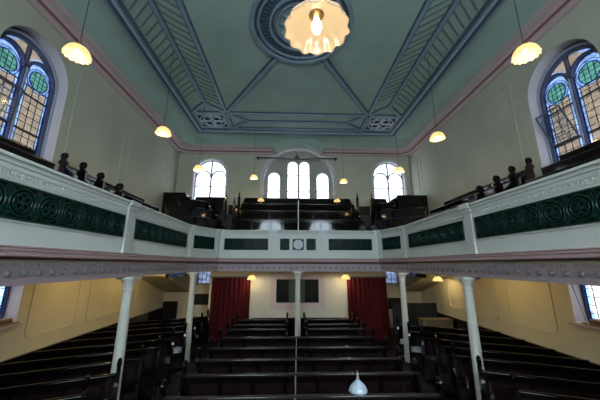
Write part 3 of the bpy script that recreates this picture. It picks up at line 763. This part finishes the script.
def curtain(x0, x1, label, lean):
    t = thing('curtain', label, 'curtain', ((x0+x1)/2, VY-.20, 0), group='red curtains at the rear doors')
    w = (x1-x0)/2; b = MB(); N = 96; rings = []
    for j in range(14):
        z = .03+2.30*j/13; f = 1+.05*(1-z/2.3)
        row = []
        for i in range(N+1):
            a = i/N; x = -w+2*w*a
            yy = .055*math.sin(a*2*PI*9.5+.6*math.sin(7*a))*(.55+.45*(1-z/2.4)) + .018*math.sin(a*53+z)
            row.append((x*f+.015*math.sin(a*40+z*2)+lean*(2.3-z)*.01, yy, z))
        rings.append(row)
    vs = [p for r in rings for p in r]+[(p[0], p[1]+.012, p[2]) for r in rings for p in r]; fs = []; n1 = N+1; tot = n1*14
    for j in range(13):
        for i in range(N):
            q = (j*n1+i, j*n1+i+1, (j+1)*n1+i+1, (j+1)*n1+i); fs.append(q); fs.append(tuple(k+tot for k in q)[::-1])
    b.add(vs, fs); b.build('drape', M['curtain'], t, smooth=80)
    b = MB(); b.tube([(-w-.05, 0, 2.36), (w+.05, 0, 2.36)], .018, 10); b.ball((-w-.06, 0, 2.36), .03); b.ball((w+.06, 0, 2.36), .03); b.build('curtain_pole', M['rod'], t)
    b = MB()
    for k in range(10): b.torus((-w+.05+(2*w-.1)*k/9, 0, 2.345), (1, 0, 0), .026, .005, 12, 5)
    b.build('curtain_ring', M['rod'], t)
curtain(-3.27, -1.78, 'long red curtain in folds, left of the dark inner window', -1); curtain(2.04, 3.58, 'long red curtain in folds, right of the dark inner window', 1)

# sloping stair undersides in both rear corners
for nm, s, x0, x1 in (('left', -1, 4.90, 5.99), ('right', 1, 5.02, 5.99)):
    t = thing('staircase', 'sloping plastered underside of the gallery stairs in the %s rear corner' % nm, 'stairs', (s*(x0+x1)/2, 10.9, 0), kind='thing')
    w = (x1-x0)/2; b = MB(); pr = [(0, 2.70), (0, 2.40), (2.59, 1.59), (2.59, 2.70)]
    b.ring_skin([[(x, y, z) for y, z in pr] for x in (-w, w)]); b.build('underside', M['soffit'], t)
    b = MB(); b.box(-s*w-.02, -s*w+.02, -.02, 2.59, 2.34, 2.70); b.build('string', M['pewface'], t)
b = MB(); b.box(-5.97, -5.35, YB-.10, YB-.01, .02, 1.20); b.box(-5.90, -5.42, YB-.12, YB-.10, .2, 1.1)  # dark low door, built as a flat black panel
tag(b.build('low_door', M['black']), 'black low cupboard against the rear wall below the left stair slope', 'door')
for x0, x1, z0, z1, lb in ((-4.72, -3.86, 1.07, 1.49, 'dark notice board under the small leaded window on the left'), (4.22, 5.02, .85, 1.30, 'dark notice board under the small leaded window on the right')):
    t = thing('notice_board', lb, 'notice board', ((x0+x1)/2, YB-.01, (z0+z1)/2), group='dark notice boards on the rear wall')
    PN = lambda s, z, d: (s, -d, z)
    w, h = (x1-x0)/2, (z1-z0)/2; b = MB(); b.plate(PN, rect(-w, w, -h, h), [], 0, .02); b.build('board', M['black'], t)
    b = MB(); b.ribbon(PN, rect(-w, w, -h, h), .04, 0, .035, True); b.build('frame', M['pewface'], t)
t = thing('folding_screen', 'large black screen standing in front of the rear wall on the right', 'screen', (5.25, 12.15, 0))
b = MB(); b.box(-1.15, .70, -.02, .02, .08, 1.22); b.build('panel', mat('dark_slate_cloth', (.012, .02, .024), .7), t)
b = MB()
for x in (-1.15, -.22, .70): b.box(x-.02, x+.02, -.03, .03, 0, 1.25)
b.box(-1.17, .72, -.03, .03, 1.22, 1.26); b.build('frame', M['black'], t)
t = thing('wooden_chest', 'long pale wooden chest before the black screen', 'chest', (5.31, 11.05, 0))
b = MB(); b.box(-.56, .56, -.2, .2, 0, .80); b.build('body', M['palewood'], t); b = MB(); b.box(-.59, .59, -.23, .23, .80, .84); b.build('lid', M['palewood'], t)
b = MB()
for x in (-.28, .28): b.box(x-.24, x+.24, -.215, -.2, .15, .72)
b.build('front_panel', M['palewood'], t)

# boards on the lower window sills, and the pole by the right one
for nm, s, wc in (('left', -1, LW), ('right', 1, RW)):
    for k, (dy, m, q, dz) in enumerate(((.10, 'planktan', 'bottom', .045), (.0, 'plankbrown', 'middle', .04), (.05, 'planktan', 'top', .045))):
        z = 1.626+.0445*k
        b = MB(); b.box(-.085+.01*k, .085-.008*k, -.62, (.74 if s < 0 else .52)-.05*k, 0, .042)
        tag(b.build('board', M[m], loc=(s*(W+.04), wc+.02+dy, z)), '%s of three boards stacked on the lower %s window sill' % (q, nm), 'board', 'boards on the lower window sills')
b = MB(); b.tube([(5.86, 6.03, 2.60), (5.90, 5.87, 1.645)], .014, 10); 
t = tag(b.build('window_pole', M['white']), 'thin white pole leaning in front of the lower right window', 'pole')

# tie rod across the top of the rear arch
t = thing('tie_rod', 'dark rod spanning the arch above the triple rear window', 'rod', (.06, 13.30, 8.17))
b = MB(); b.tube([(-2.1, 0, .02), (-.9, 0, 0), (-.45, 0, -.05), (.4, 0, -.05), (.9, 0, 0), (2.1, 0, .02)], .035, 8); b.build('bar', M['rod'], t)
b = MB(); b.box(-.10, .10, -.04, .04, -.08, .10); b.tube([(0, 0, .08), (0, 0, .28)], .025, 8); b.build('bracket', M['rod'], t)
for sx in (-1, 1):
    b = MB(); b.box(sx*2.0-.04, sx*2.0+.04, 0, .17, -.04, .08); b.build('wall_plate', M['rod'], t)

# ------------------------------------------------------------------ lamps
def shade_mesh(R, h, lobes, amp, ribs=0, seg=72, prof=None, thick=.006):
    prof = prof or [(.10, 1.0), (.22, .985), (.42, .92), (.62, .80), (.78, .62), (.89, .42), (.96, .22), (1.0, .04), (1.03, -.04)]
    def rr(shrink):
        out = []
        for fr, fz in prof:
            row = []
            for k in range(seg):
                a = 2*PI*k/seg; sc_ = 1+amp*math.cos(lobes*a)*max(0, (fr-.5)*2)**1.5
                if ribs: sc_ += .012*math.cos(ribs*a)*min(1, fr*2)
                zz = fz*h - amp*h*.5*math.cos(lobes*a)*max(0, (fr-.8)*5)
                row.append(((fr*R*sc_-shrink)*math.cos(a), (fr*R*sc_-shrink)*math.sin(a), zz-(shrink if fz > .5 else 0)))
            out.append(row)
        return out
    b = MB(); b.ring_skin(rr(0)+rr(thick)[::-1], close_ends=False); return b
LAMP = None
def pendant(loc, label, R=.20, h=.20, power=20, group='pendant lamps', top=H, col=(1, .70, .36), smat='shade', amp=.04, bulb=True, lobes=14, ribs=0, holder=True, bulbr=.035):
    t = thing('pendant_lamp', label, 'lamp', loc, group=group)
    shade_mesh(R, h, lobes, amp, ribs).build('lamp_shade', M[smat], t, smooth=60)
    b = MB(); b.lathe([(.012, h+.12), (.022, h+.10), (.026, h+.03), (.05, h+.01), (.05, h-.012), (.02, h-.03)], seg=14); b.build('lamp_holder', M['brass'], t)
    if top:
        b = MB(); L = top-loc[2]; b.tube([(0, 0, h+.11), (0, 0, L-.02)], .006, 6); b.build('cord', M['cord'], t)
        b = MB(); b.lathe([(.05, L), (.05, L-.02), (.02, L-.05)], seg=14); b.build('ceiling_cup', M['rib'], t)
    b = MB(); b.lathe([(.012, h-.02), (bulbr*.6, h-.05), (bulbr, h-.085), (bulbr, h-.11), (bulbr*.7, h-.14), (.004, h-.15)], seg=14); b.build('bulb', M['bulb'], t)
    li = bpy.data.lights.new('lamp_light', 'POINT'); li.energy = power; li.color = col; li.shadow_soft_size = .04
    lo = bpy.data.objects.new('lamp_light', li); C.objects.link(lo); lo.parent = t; lo.location = (0, 0, h-.20)
    return t
for x, y, lb in ((-3.98, 4.22, 'lit glass pendant over the left gallery beside the stained window'), (-3.80, 7.15, 'lit glass pendant over the left gallery past the first wall panel'), (-3.80, 10.2, 'lit glass pendant before the left rear arched window'),
                 (3.82, 3.93, 'lit glass pendant over the right gallery beside the stained window'), (3.97, 7.16, 'lit glass pendant over the right gallery past the first wall panel'), (4.00, 10.1, 'lit glass pendant before the right rear arched window')):
    pendant((x, y, 6.38), lb, power=6, group='glass pendants over the side galleries')
pendant((-1.92, 12.0, 6.64), 'small lit pendant left of the triple rear window', R=.17, h=.18, power=5, group='small pendants beside the triple window')
pendant((2.18, 12.0, 6.50), 'small lit pendant right of the triple rear window', R=.17, h=.18, power=5, group='small pendants beside the triple window')
pendant((-.085, 1.45, 4.30), 'large lit ribbed glass shade hanging near the ceiling rose', R=.198, h=.125, power=2.0, smat='shadebig', col=(1, .80, .54), amp=.040, lobes=13, ribs=52, group=None, bulbr=.032, top=H)
for x, y, z, lb in ((-1.70, 11.0, 2.28, 'lit dome lamp under the gallery by the left red curtain'), (1.92, 11.0, 2.30, 'lit dome lamp under the gallery by the right red curtain'), (5.42, 10.75, 2.24, 'lit dome lamp under the gallery by the right stair slope')):
    pendant((x, y, z), lb, R=.17, h=.17, power=8, group='dome lamps under the gallery', top=2.80, col=(1, .76, .44))
for x, y, lb in ((-4.75, 7.6, 'lit dome lamp under the left gallery, behind the beam'), (-4.75, 10.0, 'lit dome lamp under the left gallery, near the stairs'), (4.75, 7.6, 'lit dome lamp under the right gallery, behind the beam')):
    pendant((x, y, 2.60), lb, R=.14, h=.09, power=15, group='dome lamps hidden behind the gallery beam', top=2.84, col=(1, .72, .34))
# lamps standing on the third rear pew
for x, lb in ((-1.62, 'small lit lamp on the rear gallery pews, left of centre'), (1.93, 'small lit lamp on the rear gallery pews, right of centre')):
    t = thing('pew_lamp', lb, 'lamp', (x, 12.45, 5.592), group='small lamps on the rear gallery pews')
    b = MB(); b.lathe([(.05, 0), (.05, .015), (.012, .03), (.012, .13), (.02, .14), (.02, .16)], seg=12); b.build('stand', M['brass'], t)
    o = shade_mesh(.15, .13, 14, .03).build('lamp_shade', M['shade'], t, smooth=60); o.location = (0, 0, .12)
    b = MB(); b.ball((0, 0, .185), .028); b.build('bulb', M['bulb'], t)
# unlit glass lamp on a thin stand near the pulpit
t = thing('stand_lamp', 'unlit frosted glass lamp on a thin stand before the centre pews', 'lamp', (.262, 2.235, 0))
b = MB(); b.lathe([(.14, 0), (.14, .02), (.03, .05), (.008, .08), (.006, 1.97)], seg=14); b.build('stand', M['cord'], t)
o = shade_mesh(.066, .062, 10, .03, prof=[(.16, 1.25), (.22, 1.12), (.40, .95), (.62, .75), (.82, .50), (.95, .25), (1.0, .08), (.97, -.05), (.80, -.12), (.45, -.16), (.12, -.18)]).build('lamp_shade', M['shadeoff'], t, smooth=60); o.location = (0, 0, 1.958)
b = MB(); b.lathe([(.004, .135), (.006, .115), (.010, .105), (.007, .095), (.012, .085), (.012, .07)], seg=12); o = b.build('finial', M['stem'], t); o.location = (0, 0, 1.958)

# ------------------------------------------------------------------ daylight
w = bpy.data.worlds.new('daylight'); sc.world = w; w.use_nodes = True; nt = w.node_tree
bg = nt.nodes['Background']; bg.inputs['Color'].default_value = (.96, .98, 1.0, 1); bg.inputs['Strength'].default_value = 20.0
def portal(loc, rot, sx, sy):
    li = bpy.data.lights.new('portal', 'AREA'); li.shape = 'RECTANGLE'; li.size = sx; li.size_y = sy; li.cycles.is_portal = True
    o = bpy.data.objects.new('daylight_portal', li); C.objects.link(o); o.location = loc; o.rotation_euler = rot
for cx in (-2.0, 2.5): portal((cx, YF-.32, 5.08), (PI/2, 0, 0), 2.1, 3.7)
for cx, sx, zc, sz in ((BWX[0], 1.7, 6.9, 2.6), (BWX[2], 1.7, 6.9, 2.6), (.15, 3.4, 7.0, 2.8), (-4.16, .95, 2.35, .85), (4.53, .95, 2.35, .85)): portal((cx, YB+.46, zc), (-PI/2, 0, 0), sx, sz)
for s, wc in ((-1, LW), (1, RW)):
    for zc, sz in ((6.45, 3.1), (2.08, 1.0)): portal((s*(W+.38), wc, zc), (0, s*PI/2, 0), sz, 1.8)

# ------------------------------------------------------------------ camera
cam = bpy.data.cameras.new('camera'); cam.sensor_width = 36; cam.lens = 274.7/600*36; cam.clip_start = .05
co = bpy.data.objects.new('camera', cam); C.objects.link(co)
R = Matrix.Rotation(-.0349, 4, 'Z') @ Matrix.Rotation(PI/2+.2299, 4, 'X') @ Matrix.Rotation(.0017, 4, 'Z')
co.matrix_world = Matrix.Translation((-.24, 0, 2.85)) @ R
sc.camera = co
sc.view_settings.view_transform = 'Standard'; sc.view_settings.look = 'None'; sc.view_settings.gamma = 1; sc.view_settings.use_curve_mapping = False
sc.view_settings.exposure = 0.45
sc.cycles.max_bounces = 8; sc.cycles.diffuse_bounces = 5; sc.cycles.transparent_max_bounces = 12
sc.cycles.sample_clamp_indirect = 6; sc.cycles.use_denoising = True
